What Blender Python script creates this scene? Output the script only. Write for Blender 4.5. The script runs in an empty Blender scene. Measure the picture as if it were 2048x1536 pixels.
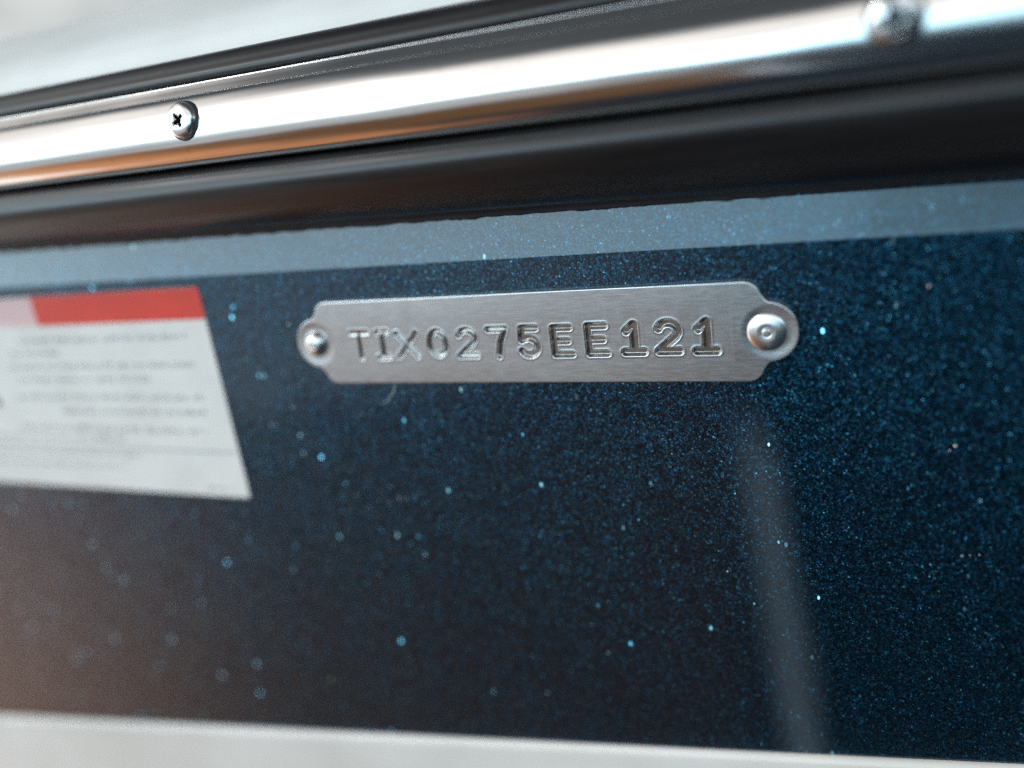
import bpy, bmesh, math, random
import numpy as np
from mathutils import Matrix, Vector
MM = 0.001
S = bpy.context.scene
COL = S.collection
random.seed(7)
rng = np.random.default_rng(11)

# ------------------------------------------------------------------ camera
cam_d = bpy.data.cameras.new('camera')
cam = bpy.data.objects.new('camera', cam_d)
COL.objects.link(cam)
right = Vector((0.90515652, 0.40092492, -0.14124761))
fwd = Vector((-0.42507392, 0.85524683, -0.29642035))
up = Vector((0.00195926, 0.32834749, 0.94455497))
cam_loc = Vector((65.5289, -137.1356, 38.8202)) * MM
rot = Matrix((right, up, -fwd)).transposed().to_4x4()
cam.matrix_world = Matrix.Translation(cam_loc) @ rot
cam_d.sensor_width = 36.0
cam_d.lens = 36.0 * 1784.8 / 2048.0
cam_d.clip_start = 0.005
cam_d.clip_end = 200.0
cam_d.dof.use_dof = True
cam_d.dof.focus_distance = 0.1475
cam_d.dof.aperture_fstop = 4.9
cam_d.dof.aperture_blades = 0
S.camera = cam

# ------------------------------------------------------------------ render / colour
S.view_settings.view_transform = 'Standard'
S.view_settings.look = 'None'
S.view_settings.exposure = 0.0
S.view_settings.gamma = 1.0
S.view_settings.use_curve_mapping = False
S.cycles.use_denoising = False
S.cycles.sample_clamp_indirect = 8.0
S.cycles.max_bounces = 8
S.cycles.use_adaptive_sampling = False
S.cycles.caustics_reflective = True

# ------------------------------------------------------------------ node helper
class NT:
    def __init__(s, nt):
        s.nt = nt
        s.n = nt.nodes
        s.l = nt.links
    def put(s, sock, v):
        if v is None:
            return
        if isinstance(v, bpy.types.NodeSocket):
            s.l.new(v, sock)
        else:
            sock.default_value = v
    def m(s, op, a, b=None, c=None, clamp=False):
        n = s.n.new('ShaderNodeMath'); n.operation = op; n.use_clamp = clamp
        for i, v in enumerate((a, b, c)):
            s.put(n.inputs[i], v)
        return n.outputs[0]
    def vm(s, op, a, b=None, scale=None):
        n = s.n.new('ShaderNodeVectorMath'); n.operation = op
        s.put(n.inputs[0], a); s.put(n.inputs[1], b)
        if scale is not None:
            s.put(n.inputs['Scale'], scale)
        return n.outputs['Value'] if op in ('DOT_PRODUCT', 'LENGTH') else n.outputs[0]
    def ss(s, v, lo, hi, a=0.0, b=1.0):
        n = s.n.new('ShaderNodeMapRange'); n.interpolation_type = 'SMOOTHSTEP'
        s.put(n.inputs['Value'], v)
        n.inputs['From Min'].default_value = lo; n.inputs['From Max'].default_value = hi
        n.inputs['To Min'].default_value = a; n.inputs['To Max'].default_value = b
        return n.outputs[0]
    def mix(s, f, a, b, mode='MIX'):
        n = s.n.new('ShaderNodeMix'); n.data_type = 'RGBA'; n.blend_type = mode
        s.put(n.inputs[0], f); s.put(n.inputs[6], a); s.put(n.inputs[7], b)
        return n.outputs[2]
    def noise(s, vec, scale, detail=3.0, rough=0.5, out=0):
        n = s.n.new('ShaderNodeTexNoise')
        s.put(n.inputs['Vector'], vec); n.inputs['Scale'].default_value = scale
        n.inputs['Detail'].default_value = detail; n.inputs['Roughness'].default_value = rough
        return n.outputs[out]
    def vor(s, vec, scale):
        n = s.n.new('ShaderNodeTexVoronoi')
        s.put(n.inputs['Vector'], vec); n.inputs['Scale'].default_value = scale
        return n
    def mapping(s, vec, scale=(1, 1, 1), rotz=0, loc=(0, 0, 0)):
        n = s.n.new('ShaderNodeMapping')
        s.put(n.inputs['Vector'], vec); n.inputs['Scale'].default_value = scale
        n.inputs['Location'].default_value = loc
        return n.outputs[0]
    def obj(s):
        return s.n.new('ShaderNodeTexCoord').outputs['Object']
    def bump(s, h, strength, dist):
        n = s.n.new('ShaderNodeBump'); s.put(n.inputs['Height'], h)
        n.inputs['Strength'].default_value = strength; n.inputs['Distance'].default_value = dist
        return n.outputs[0]

def rgb(r, g, b):
    return (r, g, b, 1.0)

# ------------------------------------------------------------------ world: a showroom seen all round
W = bpy.data.worlds.new('World'); S.world = W; W.use_nodes = True
w = NT(W.node_tree)
bg = W.node_tree.nodes['Background']
gen = w.n.new('ShaderNodeTexCoord').outputs['Generated']
sep = w.n.new('ShaderNodeSeparateXYZ'); w.l.new(gen, sep.inputs[0])
gx, gy, gz = sep.outputs
el = w.m('MULTIPLY', w.m('ARCSINE', gz), 57.29578)
az = w.m('MULTIPLY', w.m('ARCTAN2', w.m('MULTIPLY', gx, -1.0), w.m('MULTIPLY', gy, -1.0)), 57.29578)  # 0 = in front of the hull, + to the left
absaz = w.m('ABSOLUTE', az)
wob = w.noise(gen, 2.2, 3)
wob2 = w.noise(gen, 5.0, 4)
# dim hall and its floor
col = w.mix(w.ss(el, -12, 4), rgb(0.016, 0.025, 0.036), rgb(0.08, 0.09, 0.10))
# warm wooden floor / cartons lying off to the left
rag = w.m('ADD', el, w.m('MULTIPLY', w.m('SUBTRACT', w.noise(gen, 14.0, 4, 0.6), 0.5), 9.0))
warm = w.m('MULTIPLY', w.ss(az, 8, 15), w.m('MULTIPLY', w.ss(rag, -10, -16), w.ss(el, -50, -36)))
col = w.mix(warm, col, rgb(0.150, 0.080, 0.042))
far = w.m('MULTIPLY', w.ss(az, 43, 63), w.m('MULTIPLY', w.ss(el, -2, -22), w.ss(el, -66, -50)))
col = w.mix(far, col, rgb(0.66, 0.29, 0.13))
# pale haze of floor just under the horizon
pale = w.m('MULTIPLY', w.ss(az, 2, 26), w.m('MULTIPLY', w.ss(rag, -18, -14), w.ss(el, 7, 0)))
col = w.mix(pale, col, rgb(0.50, 0.52, 0.54))
# big bright doorway and windows in front of the hull
win = w.m('MULTIPLY', w.ss(el, -1.0, 5.0), w.ss(el, 58, 44))
win = w.m('MULTIPLY', win, w.ss(absaz, 105, 80))
lo = w.m('MULTIPLY', win, w.ss(az, -34, 12, 0.0, 1.0))
hi = w.m('MULTIPLY', win, w.ss(el, 14, 24))
win = w.m('MAXIMUM', lo, hi)
wc = w.mix(w.ss(wob2, 0.35, 0.65), rgb(0.95, 0.92, 0.89), rgb(1.32, 1.28, 1.24))
wc = w.mix(w.ss(el, 30, 17), wc, w.mix(w.ss(az, 0, 34), rgb(2.1, 3.6, 4.6), rgb(3.2, 4.2, 4.7)))
wc = w.mix(w.m('MULTIPLY', w.ss(el, 30, 17), w.ss(w.noise(gen, 3.3, 3), 0.52, 0.62)), wc, rgb(1.6, 2.6, 3.1))
col = w.mix(win, col, wc)
# open side of the hall far to the left, bright down to the floor
side_w = w.m('MULTIPLY', w.m('MULTIPLY', w.ss(az, 65, 76), w.ss(az, 112, 98)), w.m('MULTIPLY', w.ss(el, -42, -30), w.ss(el, 30, 15)))
col = w.mix(side_w, col, rgb(1.9, 1.83, 1.76))
# ceiling
col = w.mix(w.m('MULTIPLY', w.ss(el, 60, 72), 1.0), col, rgb(0.07, 0.08, 0.085))
# narrow pale post standing behind the photographer
axis = w.m('ADD', 9.9, w.m('MULTIPLY', w.m('ADD', el, 30.0), 0.13))
post = w.ss(w.m('ABSOLUTE', w.m('SUBTRACT', az, axis)), 1.9, 0.1)
post = w.m('MULTIPLY', post, w.m('MULTIPLY', w.ss(el, -46, -40), w.ss(el, -19, -25)))
col = w.mix(w.m('MULTIPLY', post, 0.9), col, rgb(0.85, 1.08, 1.28))
# behind the boat: bright blurred hall
back = w.m('MULTIPLY', w.ss(absaz, 105, 118), w.m('MULTIPLY', w.ss(el, -4, 2), w.ss(el, 34, 20)))
bc = w.mix(w.ss(w.noise(gen, 7.0, 2), 0.38, 0.60), rgb(0.36, 0.42, 0.43), rgb(0.72, 0.74, 0.73))
col = w.mix(back, col, bc)
w.l.new(col, bg.inputs['Color']); bg.inputs['Strength'].default_value = 1.0

def area(name, loc, target, sx, sy, power, color):
    l = bpy.data.lights.new(name, 'AREA'); l.shape = 'RECTANGLE'; l.size = sx; l.size_y = sy
    l.energy = power; l.color = color
    o = bpy.data.objects.new(name, l); COL.objects.link(o)
    o.location = loc
    o.rotation_euler = (Vector(target) - Vector(loc)).to_track_quat('-Z', 'Y').to_euler()
    return o
area('glint_light', (-1.6, -1.3, 1.5), (0, 0, 0), 0.40, 0.40, 10.0, (0.93, 0.97, 1.0))  # unseen compact lamp, added to make the flakes glint
area('deck_fill_light', (-0.6, 2.1, 1.2), (0, 0.05, 0.05), 1.2, 0.9, 14.0, (0.97, 0.99, 1.0))  # unseen fill added behind the boat to brighten the white deck edge

# ------------------------------------------------------------------ object helpers
def link(name, me, mat, parent=None, smooth=True, loc=None):
    o = bpy.data.objects.new(name, me); COL.objects.link(o)
    if mat:
        me.materials.append(mat)
    if parent:
        o.parent = parent
    if smooth and len(me.polygons):
        me.polygons.foreach_set('use_smooth', [True] * len(me.polygons))
    if loc:
        o.location = Vector(loc) * MM
    return o

def grid_mesh(name, P, close_v=False):
    """P: (nu, nv, 3) array in mm"""
    nu, nv, _ = P.shape
    idx = np.arange(nu * nv).reshape(nu, nv)
    nj = nv if close_v else nv - 1
    a = idx[:-1, :nj]; b = idx[1:, :nj]
    nxt = np.roll(idx, -1, axis=1)
    c = nxt[1:, :nj]; d = nxt[:-1, :nj]
    q = np.stack([a, b, c, d], -1).reshape(-1, 4)
    me = bpy.data.meshes.new(name)
    me.vertices.add(nu * nv); me.vertices.foreach_set('co', (P.reshape(-1, 3) * MM).astype(np.float32).ravel())
    me.loops.add(q.size); me.loops.foreach_set('vertex_index', q.astype(np.int32).ravel())
    me.polygons.add(len(q)); me.polygons.foreach_set('loop_start', (np.arange(len(q)) * 4).astype(np.int32))
    me.update(calc_edges=True)
    me.validate()
    return me

def sweep(name, prof, x0=-460, x1=230, n=140, wob=None, close=False):
    """prof: list of (y, z_at_x0, slope) in mm, lofted along the boat"""
    xs = np.linspace(x0, x1, n)
    P = np.zeros((n, len(prof), 3))
    for j, (y, z, s) in enumerate(prof):
        P[:, j, 0] = xs; P[:, j, 1] = y; P[:, j, 2] = z + s * xs
    if wob is not None:
        P = wob(P)
    return grid_mesh(name, P, close)

def spline(pts, k=8):
    """Catmull-Rom through tuples"""
    p = [np.array(q, float) for q in pts]
    p = [2 * p[0] - p[1]] + p + [2 * p[-1] - p[-2]]
    out = []
    for i in range(1, len(p) - 2):
        for j in range(k):
            t = j / k
            out.append(0.5 * ((2 * p[i]) + (-p[i - 1] + p[i + 1]) * t + (2 * p[i - 1] - 5 * p[i] + 4 * p[i + 1] - p[i + 2]) * t * t
                              + (-p[i - 1] + 3 * p[i] - 3 * p[i + 1] + p[i + 2]) * t ** 3))
    out.append(p[-2])
    return [tuple(q) for q in out]

# ------------------------------------------------------------------ materials
def newmat(name):
    m = bpy.data.materials.new(name); m.use_nodes = True
    t = NT(m.node_tree); b = m.node_tree.nodes['Principled BSDF']
    return m, t, b

# metal flake gelcoat
M_HULL, t, b = newmat('metal_flake_gelcoat')
o = t.obj()
fine = t.vor(o, 4600.0)
mid = t.vor(o, 1900.0)
big = t.vor(t.mapping(o, (1.7, 1.0, 1.0)), 330.0)
geo = t.n.new('ShaderNodeNewGeometry').outputs['Normal']
def jitter(v, amt, sel=None):
    d = t.vm('SUBTRACT', v.outputs['Color'], (0.5, 0.5, 0.5))
    return t.vm('SCALE', d, scale=amt)
nrm = t.vm('ADD', geo, jitter(fine, 0.52))
nrm = t.vm('ADD', nrm, jitter(mid, 0.2))
sepc = t.n.new('ShaderNodeSeparateColor'); t.l.new(fine.outputs['Color'], sepc.inputs[0])
r1 = t.m('FRACT', t.m('MULTIPLY', sepc.outputs[0], 37.7))
r2 = t.m('FRACT', t.m('MULTIPLY', sepc.outputs[1], 53.3))
c = t.mix(t.ss(r1, 0.25, 0.95), rgb(0.0005, 0.0065, 0.0145), rgb(0.0032, 0.066, 0.122))
c = t.mix(t.ss(r2, 0.80, 0.98, 0, 0.55), c, rgb(0.020, 0.048, 0.060))
c = t.mix(t.ss(r1, 0.965, 0.99), c, rgb(0.06, 0.25, 0.36))
# coarse flakes lie shallow in the gelcoat at many tilts and flash when one mirrors a lamp
sb = t.n.new('ShaderNodeSeparateColor'); t.l.new(big.outputs['Color'], sb.inputs[0])
rb = t.m('FRACT', t.m('MULTIPLY', sb.outputs[0], 91.3))
bigm = t.m('MULTIPLY', t.ss(rb, 0.86, 0.87), t.ss(big.outputs['Distance'], 0.17, 0.14))
c = t.mix(t.ss(t.noise(o, 60.0, 3), 0.3, 0.7, 0.0, 0.35), c, rgb(0.004, 0.018, 0.035))
c = t.mix(bigm, c, rgb(0.22, 0.62, 0.82))
t.l.new(c, b.inputs['Base Color'])
nb = t.vm('ADD', geo, jitter(big, 1.15))
mv = t.n.new('ShaderNodeMix'); mv.data_type = 'VECTOR'
t.put(mv.inputs[0], bigm); t.put(mv.inputs[4], nrm); t.put(mv.inputs[5], nb)
t.l.new(t.vm('NORMALIZE', mv.outputs[1]), b.inputs['Normal'])
b.inputs['Metallic'].default_value = 0.9
t.l.new(t.m('SUBTRACT', 0.37, t.m('MULTIPLY', bigm, 0.29)), b.inputs['Roughness'])
b.inputs['Coat Weight'].default_value = 1.0
b.inputs['Coat Roughness'].default_value = 0.03
b.inputs['Coat IOR'].default_value = 1.56
cn = t.bump(t.noise(o, 40.0, 1), 0.10, 0.0005)
t.l.new(cn, b.inputs['Coat Normal'])

# white gelcoat
M_WHITE, t, b = newmat('white_gelcoat')
o = t.obj()
t.l.new(t.mix(t.ss(t.noise(o, 35.0, 4), 0.35, 0.7), rgb(0.86, 0.82, 0.785), rgb(0.79, 0.75, 0.71)), b.inputs['Base Color'])
b.inputs['Roughness'].default_value = 0.3

M_LOWER, t, b = newmat('weathered_white_gelcoat')
o = t.obj()
t.l.new(t.mix(t.ss(t.noise(o, 25.0, 5), 0.35, 0.7), rgb(0.78, 0.69, 0.63), rgb(0.68, 0.60, 0.54)), b.inputs['Base Color'])
b.inputs['Roughness'].default_value = 0.4

# stainless rail
M_STEEL, t, b = newmat('polished_stainless')
o = t.obj()
st = t.mapping(o, (14.0, 900.0, 900.0))
sn = t.noise(st, 1.0, 4, 0.6)
smear = t.noise(t.mapping(o, (9.0, 420.0, 420.0)), 1.0, 5, 0.7)
spot = t.noise(o, 700.0, 4, 0.7)
c = t.mix(t.ss(smear, 0.42, 0.68), rgb(0.86, 0.84, 0.82), rgb(0.66, 0.66, 0.66))
t.l.new(t.mix(t.ss(spot, 0.60, 0.72, 0, 0.5), c, rgb(0.50, 0.49, 0.48)), b.inputs['Base Color'])
b.inputs['Metallic'].default_value = 1.0
t.l.new(t.m('ADD', t.ss(sn, 0.3, 0.75, 0.10, 0.19), t.ss(smear, 0.45, 0.7, 0.0, 0.08)), b.inputs['Roughness'])
lump = t.noise(t.mapping(o, (22.0, 60.0, 60.0)), 1.0, 2)
n1 = t.n.new('ShaderNodeBump'); t.put(n1.inputs['Height'], sn); n1.inputs['Strength'].default_value = 0.25; n1.inputs['Distance'].default_value = 0.00002
n2 = t.n.new('ShaderNodeBump'); t.put(n2.inputs['Height'], lump); n2.inputs['Strength'].default_value = 0.9; n2.inputs['Distance'].default_value = 0.0006
t.l.new(n1.outputs[0], n2.inputs['Normal']); t.l.new(n2.outputs[0], b.inputs['Normal'])

M_SCREW, t, b = newmat('screw_steel')
b.inputs['Base Color'].default_value = rgb(0.72, 0.71, 0.70)
b.inputs['Metallic'].default_value = 1.0; b.inputs['Roughness'].default_value = 0.2

# black vinyl bumper
def vinyl(name, base, ro):
    m, t, b = newmat(name)
    o = t.obj()
    st = t.mapping(o, (30.0, 500.0, 500.0))
    n = t.noise(st, 1.0, 5, 0.6)
    t.l.new(t.mix(t.ss(n, 0.3, 0.75), rgb(*base), rgb(base[0] * 1.8, base[1] * 1.7, base[2] * 1.7)), b.inputs['Base Color'])
    t.l.new(t.ss(n, 0.3, 0.7, ro - 0.05, ro + 0.08), b.inputs['Roughness'])
    t.l.new(t.bump(t.noise(o, 900.0, 3), 0.3, 0.00004), b.inputs['Normal'])
    return m
M_VINYL = vinyl('black_vinyl', (0.010, 0.0092, 0.0095), 0.34)
M_CAULK = vinyl('dark_sealant', (0.030, 0.032, 0.036), 0.55)

# brushed aluminium plate
M_PLATE, t, b = newmat('brushed_aluminium')
o = t.obj()
br = t.noise(t.mapping(o, (90.0, 900.0, 9000.0)), 1.0, 4, 0.65)
br2 = t.noise(t.mapping(o, (350.0, 900.0, 3500.0)), 1.0, 3, 0.6)
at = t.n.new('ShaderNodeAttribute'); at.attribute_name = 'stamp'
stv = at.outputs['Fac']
pc = t.mix(t.ss(br, 0.3, 0.72), rgb(0.60, 0.605, 0.61), rgb(0.68, 0.685, 0.69))
pc = t.mix(t.ss(t.noise(o, 260.0, 5, 0.65), 0.55, 0.75, 0.0, 0.35), pc, rgb(0.46, 0.44, 0.42))      # light tarnish
scr = t.noise(t.mapping(o, (700.0, 900.0, 12000.0)), 1.0, 2, 0.5)
pc = t.mix(t.m('MULTIPLY', t.ss(scr, 0.70, 0.76), 0.5), pc, rgb(0.80, 0.79, 0.77))
stamp_shade = t.m('MULTIPLY', stv, t.ss(t.noise(o, 900.0, 4), 0.25, 0.6, 0.45, 0.85))  # browner, darker stamped strokes: their shading put into the colour
t.l.new(t.mix(stamp_shade, pc, rgb(0.33, 0.285, 0.25)), b.inputs['Base Color'])
b.inputs['Metallic'].default_value = 1.0
t.l.new(t.m('SUBTRACT', t.ss(br2, 0.3, 0.7, 0.24, 0.32), t.m('MULTIPLY', stv, 0.08)), b.inputs['Roughness'])
t.l.new(t.bump(t.m('ADD', br, t.m('MULTIPLY', br2, 0.5)), 0.22, 0.00002), b.inputs['Normal'])

M_RIVET, t, b = newmat('rivet_aluminium')
o = t.obj()
b.inputs['Base Color'].default_value = rgb(0.80, 0.79, 0.78)
b.inputs['Metallic'].default_value = 1.0; b.inputs['Roughness'].default_value = 0.29
t.l.new(t.bump(t.noise(o, 1500.0, 3), 0.3, 0.00004), b.inputs['Normal'])

def plain(name, c, ro=0.4, c2=None, sc=80.0):
    m, t, b = newmat(name)
    c2 = c2 or tuple(x * 0.93 for x in c)
    t.l.new(t.mix(t.ss(t.noise(t.obj(), sc, 4), 0.35, 0.65), rgb(*c), rgb(*c2)), b.inputs['Base Color'])
    b.inputs['Roughness'].default_value = ro
    return m
M_DECAL = plain('white_vinyl_film', (0.83, 0.76, 0.705), 0.3)
M_RED = plain('red_ink', (0.76, 0.05, 0.028), 0.35)
M_PINK = plain('faded_pink_ink', (0.80, 0.52, 0.50), 0.35)
M_INK = plain('black_ink', (0.16, 0.16, 0.165), 0.45)
M_RULE = plain('grey_ink', (0.30, 0.30, 0.305), 0.45)
M_DUST = plain('dust', (0.60, 0.58, 0.55), 0.8)

# ------------------------------------------------------------------ the boat
boat = bpy.data.objects.new('boat', None); COL.objects.link(boat)
boat.empty_display_size = 0.05
boat['label'] = 'dark blue metal flake boat with a black and steel rub rail and white edges'
boat['category'] = 'boat'

# upper strip: leans back from the crease, then tucks behind the bumper
hull_prof = [(2.1, 24.5, -0.016), (1.75, 22.6, -0.016), (1.4, 20.8, -0.015), (1.0, 18.8, -0.013), (0.6, 16.8, -0.011), (0.28, 15.2, -0.0099),
             (0.14, 14.52, -0.0099), (0.085, 14.30, -0.0099), (0.03, 14.12, -0.0099), (0.004, 13.95, -0.0099), (0.0, 13.75, -0.0099), (0.0, 13.4, -0.0099)]
zs0 = np.linspace(0, 1, 26)[1:]
for u in zs0:
    hull_prof.append((0.0 - 0.9 * max(0.0, u - 0.955) / 0.045 * 0.0, 13.2 + (-86.7 - 13.2) * u, -0.0099 + (0.1509 + 0.0099) * u))
side = link('hull_side', sweep('hull_side', hull_prof), M_HULL, boat)
side['label'] = 'dark blue metal flake hull side'

# white lower hull, standing a little proud of the blue at its edge
low = [(0.4, -86.2, 0.1509), (-0.5, -86.3, 0.1509), (-1.1, -86.9, 0.1509), (-1.3, -88.0, 0.1509), (-1.2, -92, 0.14), (-0.6, -110, 0.10), (3, -150, 0.05), (20, -220, 0.0)]
link('lower_hull', sweep('lower_hull', spline(low, 5)), M_LOWER, boat)['label'] = 'white lower hull below the blue side'

# sealant bead between bumper and hull
def bead_wob(P):
    x = P[:, :, 0]
    k = np.zeros_like(x)
    n = np.interp(x, np.linspace(-460, 230, 900), np.convolve(rng.normal(size=900), np.ones(3) / 3, 'same'))
    wgt = np.exp(-((np.arange(P.shape[1]) - P.shape[1] * 0.8) / (P.shape[1] * 0.25)) ** 2)
    P[:, :, 2] += n * wgt[None, :] * 0.16
    return P
bead = spline([(2.0, 25.5, -0.022), (-1.6, 24.4, -0.0239), (-1.5, 22.9, -0.021), (0.0, 21.9, -0.0170), (0.75, 21.2, -0.0160), (1.5, 21.0, -0.0160), (2.6, 21.3, -0.0160)], 5)
link('sealant_bead', sweep('sealant_bead', bead, n=900, wob=bead_wob), M_CAULK, boat)

# black vinyl bumper
bump = spline([(3.0, 26.0, -0.022), (-2.0, 24.2, -0.0239), (-4.6, 23.4, -0.0239), (-8.8, 23.9, -0.019), (-13.2, 26.0, -0.012), (-16.4, 29.2, -0.004),
               (-17.6, 32.0, -0.003), (-16.9, 34.2, -0.008), (-15.3, 35.25, -0.0115), (-13.4, 35.5, -0.0119)], 7)
bump += [(-11.0, 36.0, -0.0119), (-10.5, 42.0, -0.010), (-10.5, 48.5, -0.007)]
bump += spline([(-11.2, 49.0, -0.0068), (-11.9, 49.9, -0.0068), (-12.0, 50.9, -0.0066), (-11.4, 51.9, -0.0064), (-10.8, 52.8, -0.006), (-9.9, 53.6, -0.0058), (-8.2, 54.15, -0.0058), (-5.0, 54.4, -0.0058), (0.0, 54.5, -0.0058)], 6)
link('bumper', sweep('bumper', bump), M_VINYL, boat)['label'] = 'black vinyl bumper of the rub rail'

# stainless insert: half oval with small lips
zb, sb_, zt, st_ = 35.75, -0.0119, 49.35, -0.0068
prof = [(-12.4, zb + 0.35, sb_), (-14.0, zb + 0.0, sb_)]
for i in range(41):
    ph = math.radians(-74 + 136 * i / 40)
    u = (math.sin(ph) - math.sin(math.radians(-74))) / (math.sin(math.radians(62)) - math.sin(math.radians(-74)))
    zz = zb + 0.05 + (zt - 1.9 - zb) * u
    y = -14.3 + 1.5 * u - 4.9 * math.cos(ph)
    prof.append((y, zz, sb_ + (st_ - sb_) * u))
prof += [(-14.9, zt - 1.86, st_), (-14.75, zt - 1.84, st_), (-14.70, zt - 1.82, st_), (-14.65, zt - 1.78, st_), (-14.60, zt - 1.73, st_), (-13.8, zt - 0.95, st_), (-12.90, zt - 0.08, st_), (-12.87, zt - 0.04, st_),
         (-12.90, zt + 0.00, st_), (-12.89, zt + 0.06, st_), (-12.82, zt + 0.11, st_), (-12.6, zt + 0.10, st_), (-12.5, zt - 0.1, st_), (-11.3, zt - 0.5, st_)]
rail = link('rail_insert', sweep('rail_insert', prof, n=200), M_STEEL, boat)
rail['label'] = 'polished stainless steel half-round insert of the rub rail'

# white deck edge above the bumper
cap = spline([(-5.5, 53.6, -0.0058), (-4.2, 55.2, -0.006), (-2.0, 58.2, -0.006), (2.0, 61.6, -0.006), (9.0, 65.0, -0.006), (20.0, 68.6, -0.006), (36.0, 71.0, -0.006), (120.0, 74.0, -0.006), (160.0, 60.0, 0.0)], 8)
link('deck_edge', sweep('deck_edge', cap), M_WHITE, boat)['label'] = 'white deck edge above the black bumper'

# ------------------------------------------------------------------ rotary pieces: heads and rivets
def head_mesh(name, R, prof_fn, nr=36, na=96, recess=None):
    rs = np.linspace(0, 1, nr) ** 0.8 * R
    th = np.linspace(0, 2 * np.pi, na, endpoint=False)
    rr, tt = np.meshgrid(rs, th, indexing='ij')
    hh = prof_fn(rr / R)
    X = rr * np.cos(tt); Z = rr * np.sin(tt)
    if recess is not None:
        hh = hh - recess(X, Z)
    P = np.stack([X, -hh, Z], -1)
    return grid_mesh(name, P, True)

def sm(v, a, b_):
    t_ = np.clip((v - a) / (b_ - a), 0, 1)
    return t_ * t_ * (3 - 2 * t_)

def phillips(ang, k=1.0):
    def f(X, Z):
        c, s = math.cos(ang), math.sin(ang)
        u = np.abs(X * c + Z * s) / k; v = np.abs(-X * s + Z * c) / k
        arm = lambda p, q: (1 - sm(q, 0.22, 0.42)) * (1 - sm(p, 1.1, 1.65))
        return 1.15 * np.maximum(arm(u, v), arm(v, u)) + 0.3 * (1 - sm(np.hypot(X, Z), 0.4, 1.0))
    return f
def screw_prof(r):
    # oval head in a shallow countersink: raised rounded top, gap, countersink lip
    return 1.3 * np.sqrt(np.clip(1 - (np.clip(r, 0, 1) * 0.93) ** 2.4, 0, 1)) - 0.55 * sm(r, 0.90, 1.0)

def screw(x, y, z, R, ang, tilt, label, kk=1.0, wh=0.0):
    me = head_mesh('screw', R, screw_prof, 60, 120, phillips(ang, kk))
    s = link('screw', me, M_SCREW, rail, loc=(x, y, z))
    s.rotation_euler = (math.radians(-tilt), 0, 0)
    s['label'] = label
    # cross recess faces blackened: its shade put into the material
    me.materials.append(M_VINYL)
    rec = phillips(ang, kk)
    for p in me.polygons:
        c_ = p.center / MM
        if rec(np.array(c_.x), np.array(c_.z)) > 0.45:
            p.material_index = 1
    # added dark ring imitating the countersink shadow round the head
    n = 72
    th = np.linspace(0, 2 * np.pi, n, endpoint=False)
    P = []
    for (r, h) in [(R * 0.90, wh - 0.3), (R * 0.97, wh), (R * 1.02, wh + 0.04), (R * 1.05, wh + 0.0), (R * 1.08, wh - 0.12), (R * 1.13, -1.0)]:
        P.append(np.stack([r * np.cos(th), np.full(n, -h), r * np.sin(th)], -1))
    ring = link('countersink_shade', grid_mesh('countersink_shade', np.array(P), True), M_CAULK, rail, loc=(x, y, z))
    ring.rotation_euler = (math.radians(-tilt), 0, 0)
    return s
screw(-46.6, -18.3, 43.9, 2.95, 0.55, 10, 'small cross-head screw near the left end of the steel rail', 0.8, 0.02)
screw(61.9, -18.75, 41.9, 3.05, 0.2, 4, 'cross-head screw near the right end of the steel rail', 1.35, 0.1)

# ------------------------------------------------------------------ identification plate
L, HH = 41.9, 8.0
XE = 47.3
CW = 6.6      # character height
def arc(cx, cz, rx, rz, a0, a1, n=10):
    return [(cx + rx * math.cos(math.radians(a0 + (a1 - a0) * i / n)), cz + rz * math.sin(math.radians(a0 + (a1 - a0) * i / n))) for i in range(n + 1)]
G = {
 'T': [[(-.5, .5), (.5, .5)], [(0, .5), (0, -.5)]],
 'I': [[(-.42, .5), (.42, .5)], [(0, .5), (0, -.5)], [(-.42, -.5), (.42, -.5)]],
 'X': [[(-.46, .5), (.46, -.5)], [(.46, .5), (-.46, -.5)]],
 '0': [arc(0, .0, .42, .5, 0, 360, 28)],
 '2': [arc(0, .2, .44, .3, 160, -20, 12) + [(.33, .0), (-.44, -.5), (.48, -.5)]],
 '7': [[(-.46, .5), (.46, .5), (.16, .0), (.02, -.5)]],
 '5': [[(.40, .5), (-.36, .5), (-.40, .06), (-.2, .12)] + arc(-.02, -.18, .46, .32, 100, -150, 14)],
 'E': [[(.42, .5), (-.44, .5), (-.44, -.5), (.48, -.5)], [(-.44, 0), (.30, 0)]],
 '1': [[(-.34, .26), (-.22, .34), (0.02, .5), (.02, -.5)], [(-.44, -.5), (.44, -.5)]],
}
chars = 'TIX0275EE121'
cxs = [-32.8, -27.7, -22.4, -15.9, -9.9, -3.8, 2.3, 8.5, 14.8, 21.2, 27.0, 33.2]
wid = [4.0, 3.3, 4.8, 4.4, 4.2, 4.0, 3.9, 3.9, 3.9, 4.1, 4.1, 4.1]
dep = [.30, .50, .55, .55, .60, .60, .62, .66, .66, .70, .70, .70]
hw = [.56, .56, .58, .58, .60, .60, .66, .62, .64, .72, .72, .74]
bz = [-.55, -.55, -.7, -.5, -.6, -.7, -.65, -.7, -.6, -.5, -.4, -.45]
hs = [5.3, 5.2, 4.75, 4.8, 5.1, 5.25, 5.15, 5.05, 5.1, 5.0, 5.1, 5.1]
lean = [.06, .06, .03, .04, .04, .03, .03, .02, .02, .02, .02, .02]

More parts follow.
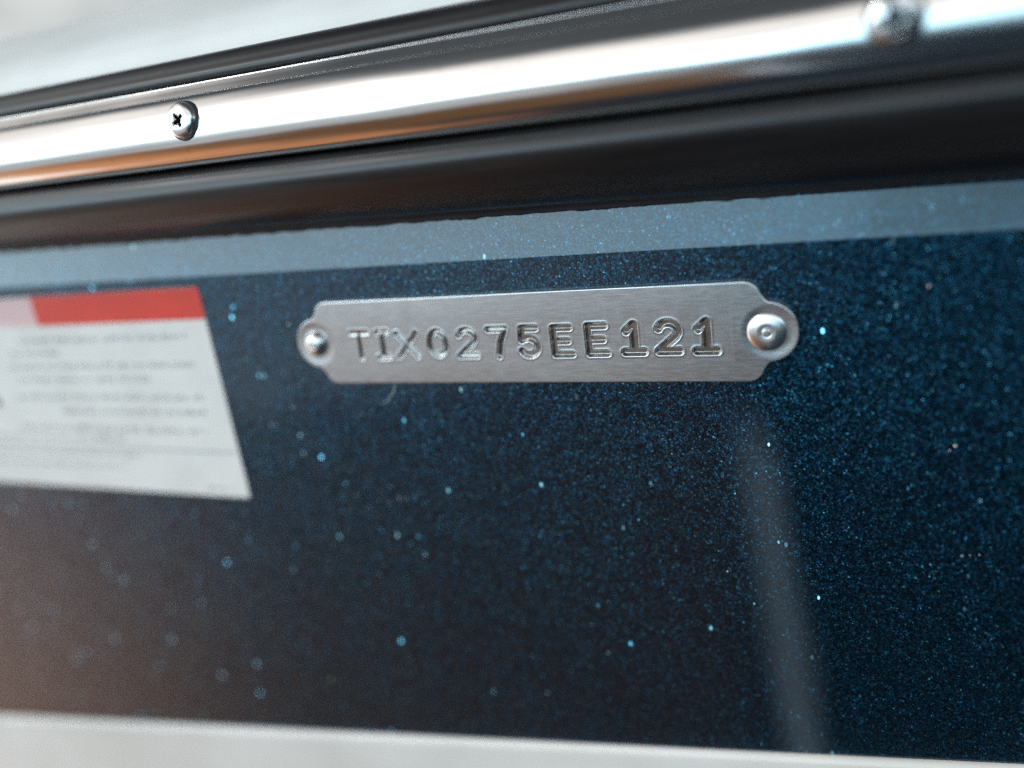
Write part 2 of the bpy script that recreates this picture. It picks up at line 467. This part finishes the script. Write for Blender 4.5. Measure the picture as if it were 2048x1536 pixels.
def plate_half(x):
    """half height of the outline at |x|"""
    x = np.abs(x)
    rc = 2.6
    body = np.where(x < L - rc, HH, HH - rc + np.sqrt(np.clip(rc * rc - (x - (L - rc)) ** 2, 0, None)) * 1.0)
    # below the rounded corner the outline runs into a concave notch, then the round tab
    a = 4.75
    tabc = XE - a
    tab = np.sqrt(np.clip(a * a - (x - tabc) ** 2, 0, None))
    out = np.where(x <= L - 0.02, body, 0)
    # notch blend between x = L-0.1 and L+1.7
    t0, t1 = L - 0.15, L + 1.5
    yb = HH - rc + math.sqrt(max(rc * rc - (rc - 0.15) ** 2, 0))
    yt = math.sqrt(a * a - (t1 - tabc) ** 2)
    s_ = np.clip((x - t0) / (t1 - t0), 0, 1)
    blend = yb + (yt - yb) * (1 - (1 - s_) ** 2.2)
    return np.where(x < t0, body, np.where(x < t1, blend, tab))

xs_body = np.arange(-L + 3, L - 3, 0.085)
e1 = np.concatenate([np.arange(L - 3, L - .3, 0.06), np.arange(L - .3, L + 1.6, 0.03), np.arange(L + 1.6, XE - 0.9, 0.06),
                     XE - 0.9 * (1 - np.sin(np.linspace(0, np.pi / 2, 18))) ])
xs = np.concatenate([-e1[::-1], xs_body, e1])
xs = np.sort(xs); xs = xs[np.concatenate([[True], np.diff(xs) > 0.004])]
nv = 190
vs = np.linspace(-1, 1, nv)
hx = plate_half(xs)
X = np.repeat(xs[:, None], nv, 1)
Z = hx[:, None] * vs[None, :]
D = np.zeros_like(X)   # depth
STAMP = np.zeros_like(X)
def seg_d(px, pz, a, b_):
    ax, az_ = a; bx, bz_ = b_
    dx, dz = bx - ax, bz_ - az_
    tt = np.clip(((px - ax) * dx + (pz - az_) * dz) / (dx * dx + dz * dz + 1e-9), 0, 1)
    return np.hypot(px - ax - tt * dx, pz - az_ - tt * dz)
for i, ch in enumerate(chars):
    m_ = (xs > cxs[i] - 4) & (xs < cxs[i] + 4)
    px, pz = X[m_], Z[m_]
    d = np.full(px.shape, 9.0)
    hgt = hs[i] - 0.3
    for st in G[ch]:
        pts = [(cxs[i] + p[0] * (wid[i] - 0.4) - lean[i] * p[1] * hgt * -1 * 1.0, bz[i] + p[1] * hgt) for p in st]
        for a, b_ in zip(pts[:-1], pts[1:]):
            d = np.minimum(d, seg_d(px, pz, a, b_))
    w0 = hw[i]
    trough = sm(d, w0, w0 - 0.36) if i > 5 else 0.7 * sm(d, w0, w0 - 0.34) + 0.3 * np.clip(1 - d / w0, 0, 1)
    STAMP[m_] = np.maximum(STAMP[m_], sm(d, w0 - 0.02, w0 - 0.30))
    floor_ = 0.10 * np.clip(1 - d / max(w0 - 0.4, .1), 0, 1)      # slight crown in the floor
    lip = 0.03 * np.exp(-((d - w0 - 0.12) / 0.16) ** 2)
    dp = dep[i] * 1.15
    if ch == 'T':
        dp = dep[i] * (0.35 + 0.65 * sm(pz, 2.6, -2.0))
    dd = dp * trough - lip - 0 * floor_
    # the sheet sags a little round each blow of the punch
    sag = 0.05 * np.exp(-(np.hypot((px - cxs[i]) / 3.0, (pz - bz[i]) / 4.0)) ** 2)
    D[m_] = np.maximum(D[m_], 0) * 0 + np.where(np.abs(dd) > np.abs(D[m_]), dd, D[m_])
    D[m_] += sag
# dimple pressed round each rivet
for rx in (-43.0, 43.0):
    rr = np.hypot(X - rx, Z)
    D += 0.10 * sm(rr, 4.5, 3.0)
# gentle buckle of the sheet
Y = -0.95 + D + 0.05 * np.sin(X / 9.0 + 0.6) * np.cos(Z / 7.0)
front = np.stack([X, Y, Z], -1)
# rim: three rings rolled over the edge at both sides
def rim(side_):
    base = front[:, 0 if side_ < 0 else -1].copy()
    rows = []
    n_x = np.gradient(xs); n_h = np.gradient(hx)
    nx = -n_h; nz = n_x
    ln = np.hypot(nx, nz) + 1e-9
    nx, nz = nx / ln, nz / ln
    for off, dy in ((0.10, 0.04), (0.17, 0.15), (0.19, 0.55), (0.15, 0.80)):
        q = base.copy(); q[:, 0] += nx * off; q[:, 2] += nz * off * (1 if side_ > 0 else -1); q[:, 1] = base[:, 1] * 0 - 0.95 + dy
        rows.append(q)
    return rows
lo_r = rim(-1)[::-1]; hi_r = rim(1)
full = np.concatenate([np.stack(lo_r, 1), front, np.stack(hi_r, 1)], axis=1)
pm = grid_mesh('identification_plate', full)
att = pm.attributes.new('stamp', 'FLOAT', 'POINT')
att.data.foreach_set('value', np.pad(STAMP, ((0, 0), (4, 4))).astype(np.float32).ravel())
plate = link('identification_plate', pm, M_PLATE)
plate['label'] = 'brushed aluminium number plate stamped TIX0275EE121, riveted to the blue hull side'
plate['category'] = 'number plate'

def rivet_prof(r, hgt=1.75):
    dome = hgt * np.sqrt(np.clip(1 - (r * 0.985) ** 2.3, 0, 1))
    dish = -0.07 * (1 - sm(r, 0.30, 0.50))
    groove = -0.09 * np.exp(-((r - 0.235) / 0.035) ** 2)
    pin = 0.10 * (1 - sm(r, 0.16, 0.22))
    return dome + dish + groove + pin
for sx, lab, rr_, hg in ((-43.0, 'bright domed rivet at the left end of the plate', 2.5, 1.9), (42.6, 'domed rivet with a ringed centre at the right end of the plate', 3.1, 0.9)):
    rv = link('rivet', head_mesh('rivet', rr_, lambda q: rivet_prof(q, hg), 70, 110), M_RIVET, plate, loc=(sx, -0.62, 0.0))
    rv['label'] = lab

# ------------------------------------------------------------------ warning decal
def sheet(name, corners, y, mat, parent, thick=0.09, r=0.0):
    """flat film from (x, z) corners, real thickness"""
    bm = bmesh.new()
    pts = corners
    if r > 0:
        out = []
        n = len(corners)
        for i in range(n):
            p = np.array(corners[i], float); a = np.array(corners[i - 1], float); c_ = np.array(corners[(i + 1) % n], float)
            ua = (a - p) / np.linalg.norm(a - p); uc = (c_ - p) / np.linalg.norm(c_ - p)
            for k in range(7):
                t_ = k / 6
                out.append(tuple((1 - t_) ** 2 * (p + ua * r) + 2 * t_ * (1 - t_) * p + t_ ** 2 * (p + uc * r)))
        pts = out
    f = [bm.verts.new((x * MM, y * MM, z * MM)) for x, z in pts]
    bk = [bm.verts.new((x * MM, (y + thick) * MM, z * MM)) for x, z in pts]
    bm.faces.new(f)
    n = len(pts)
    for i in range(n):
        bm.faces.new((f[i], bk[i], bk[(i + 1) % n], f[(i + 1) % n]))
    bmesh.ops.recalc_face_normals(bm, faces=bm.faces)
    me = bpy.data.meshes.new(name); bm.to_mesh(me); bm.free()
    return link(name, me, mat, parent, smooth=False)
DX = -70.5
decal = sheet('warning_decal', [(-215, -35.2), (DX, -35.2), (DX, 12.6), (-215, 12.6)], -0.10, M_DECAL, None, r=0.9)
decal['label'] = 'white warning sticker with a red header and small grey print on the blue hull side'
decal['category'] = 'sticker'
hd = sheet('header', [(-121.5, 5.7), (DX - 0.02, 5.7), (DX - 0.02, 12.55), (-121.5, 12.55)], -0.104, M_RED, decal, 0.003)
hd['label'] = 'red header bar'
sheet('header_panel', [(-214.9, 5.9), (-121.5, 5.9), (-121.5, 12.4), (-214.9, 12.4)], -0.104, M_PINK, decal, 0.003)['label'] = 'pale pink panel left of the red header bar'
def boxes(name, rects, y, mat, parent):
    bm = bmesh.new()
    for (x0, x1, z0, z1) in rects:
        bm.faces.new([bm.verts.new((a * MM, y * MM, b_ * MM)) for a, b_ in ((x0, z0), (x1, z0), (x1, z1), (x0, z1))])
    me = bpy.data.meshes.new(name); bm.to_mesh(me); bm.free()
    return link(name, me, mat, parent, smooth=False)
def words(x0, x1, z, h, rects, fill=0.5):
    x = x0
    while x < x1:
        wl = random.uniform(2.2, 7.5)
        xe = min(x + wl, x1)
        q = x
        while q < xe:                                   # strokes of illegible small print
            sw = random.uniform(0.16, 0.30)
            hh = h * random.choice((0.7, 0.7, 1.0, 1.0, 0.7))
            rects.append((q, q + sw, z, z + hh))
            if random.random() < 0.7:
                zz = z + random.choice((0, hh - 0.22, hh * 0.45))
                rects.append((q + sw, q + sw + 0.32, zz, zz + 0.2))
            q += random.uniform(0.62, 0.85)
        x = xe + random.uniform(0.9, 1.4)
rects = []
words(-130, -77.3, 1.6, 1.35, rects); words(-134, -118, -1.4, 1.3, rects)
words(-136, -76.6, -4.7, 1.35, rects); words(-134, -90.5, -7.9, 1.35, rects)
words(-137, -76.6, -12.3, 1.35, rects); words(-122, -77.0, -15.8, 1.35, rects)
words(-138, -78.2, -20.2, 1.35, rects); words(-150, -104, -22.6, 1.1, rects)
words(-165, -100, -26.5, 1.0, rects); words(-160, -106, -29.6, 1.0, rects)
words(-82.5, -75.5, -33.7, 0.9, rects)
boxes('small_print', rects, -0.106, M_INK, decal)
boxes('rule', [(-200, -71.6, -24.6, -24.25)], -0.106, M_RULE, decal)
# bullet
dot = [(-144.8 + 1.5 * math.cos(k * math.pi / 12), -13.2 + 1.5 * math.sin(k * math.pi / 12)) for k in range(24)]
sheet('bullet', dot, -0.108, M_INK, decal, 0.003)

# ------------------------------------------------------------------ dust on the paint
def speck(x, z, r, label=None):
    bm = bmesh.new()
    bmesh.ops.create_icosphere(bm, subdivisions=2, radius=r * MM)
    for v in bm.verts:
        v.co *= random.uniform(0.75, 1.15); v.co.y *= 0.5
    me = bpy.data.meshes.new('dust_speck'); bm.to_mesh(me); bm.free()
    return link('dust_speck', me, M_DUST, side, loc=(x, -r * 0.2, z))
for x, z, r in ((65.3, 5.9, .22), (68.8, -18.6, .24), (68.0, -19.4, .12), (69.8, -37, .14), (72.2, -36.6, .12), (70.9, -36.8, .1), (33.4, -43.3, .18)):
    speck(x, z, r)
# hair-thin scuff under the plate
sc_p = [(-27.4, -8.9), (-28.2, -10.4), (-29.6, -11.9), (-31.3, -12.8)]
bm = bmesh.new()
for i, (x, z) in enumerate(sc_p[:-1]):
    x2, z2 = sc_p[i + 1]
    hw_ = 0.13
    bm.faces.new([bm.verts.new((a * MM, -0.012 * MM, b_ * MM)) for a, b_ in ((x - hw_, z), (x2 - hw_, z2), (x2 + hw_, z2), (x + hw_, z))])
me = bpy.data.meshes.new('scuff_mark'); bm.to_mesh(me); bm.free()
link('scuff_mark', me, M_RULE, side, smooth=False)
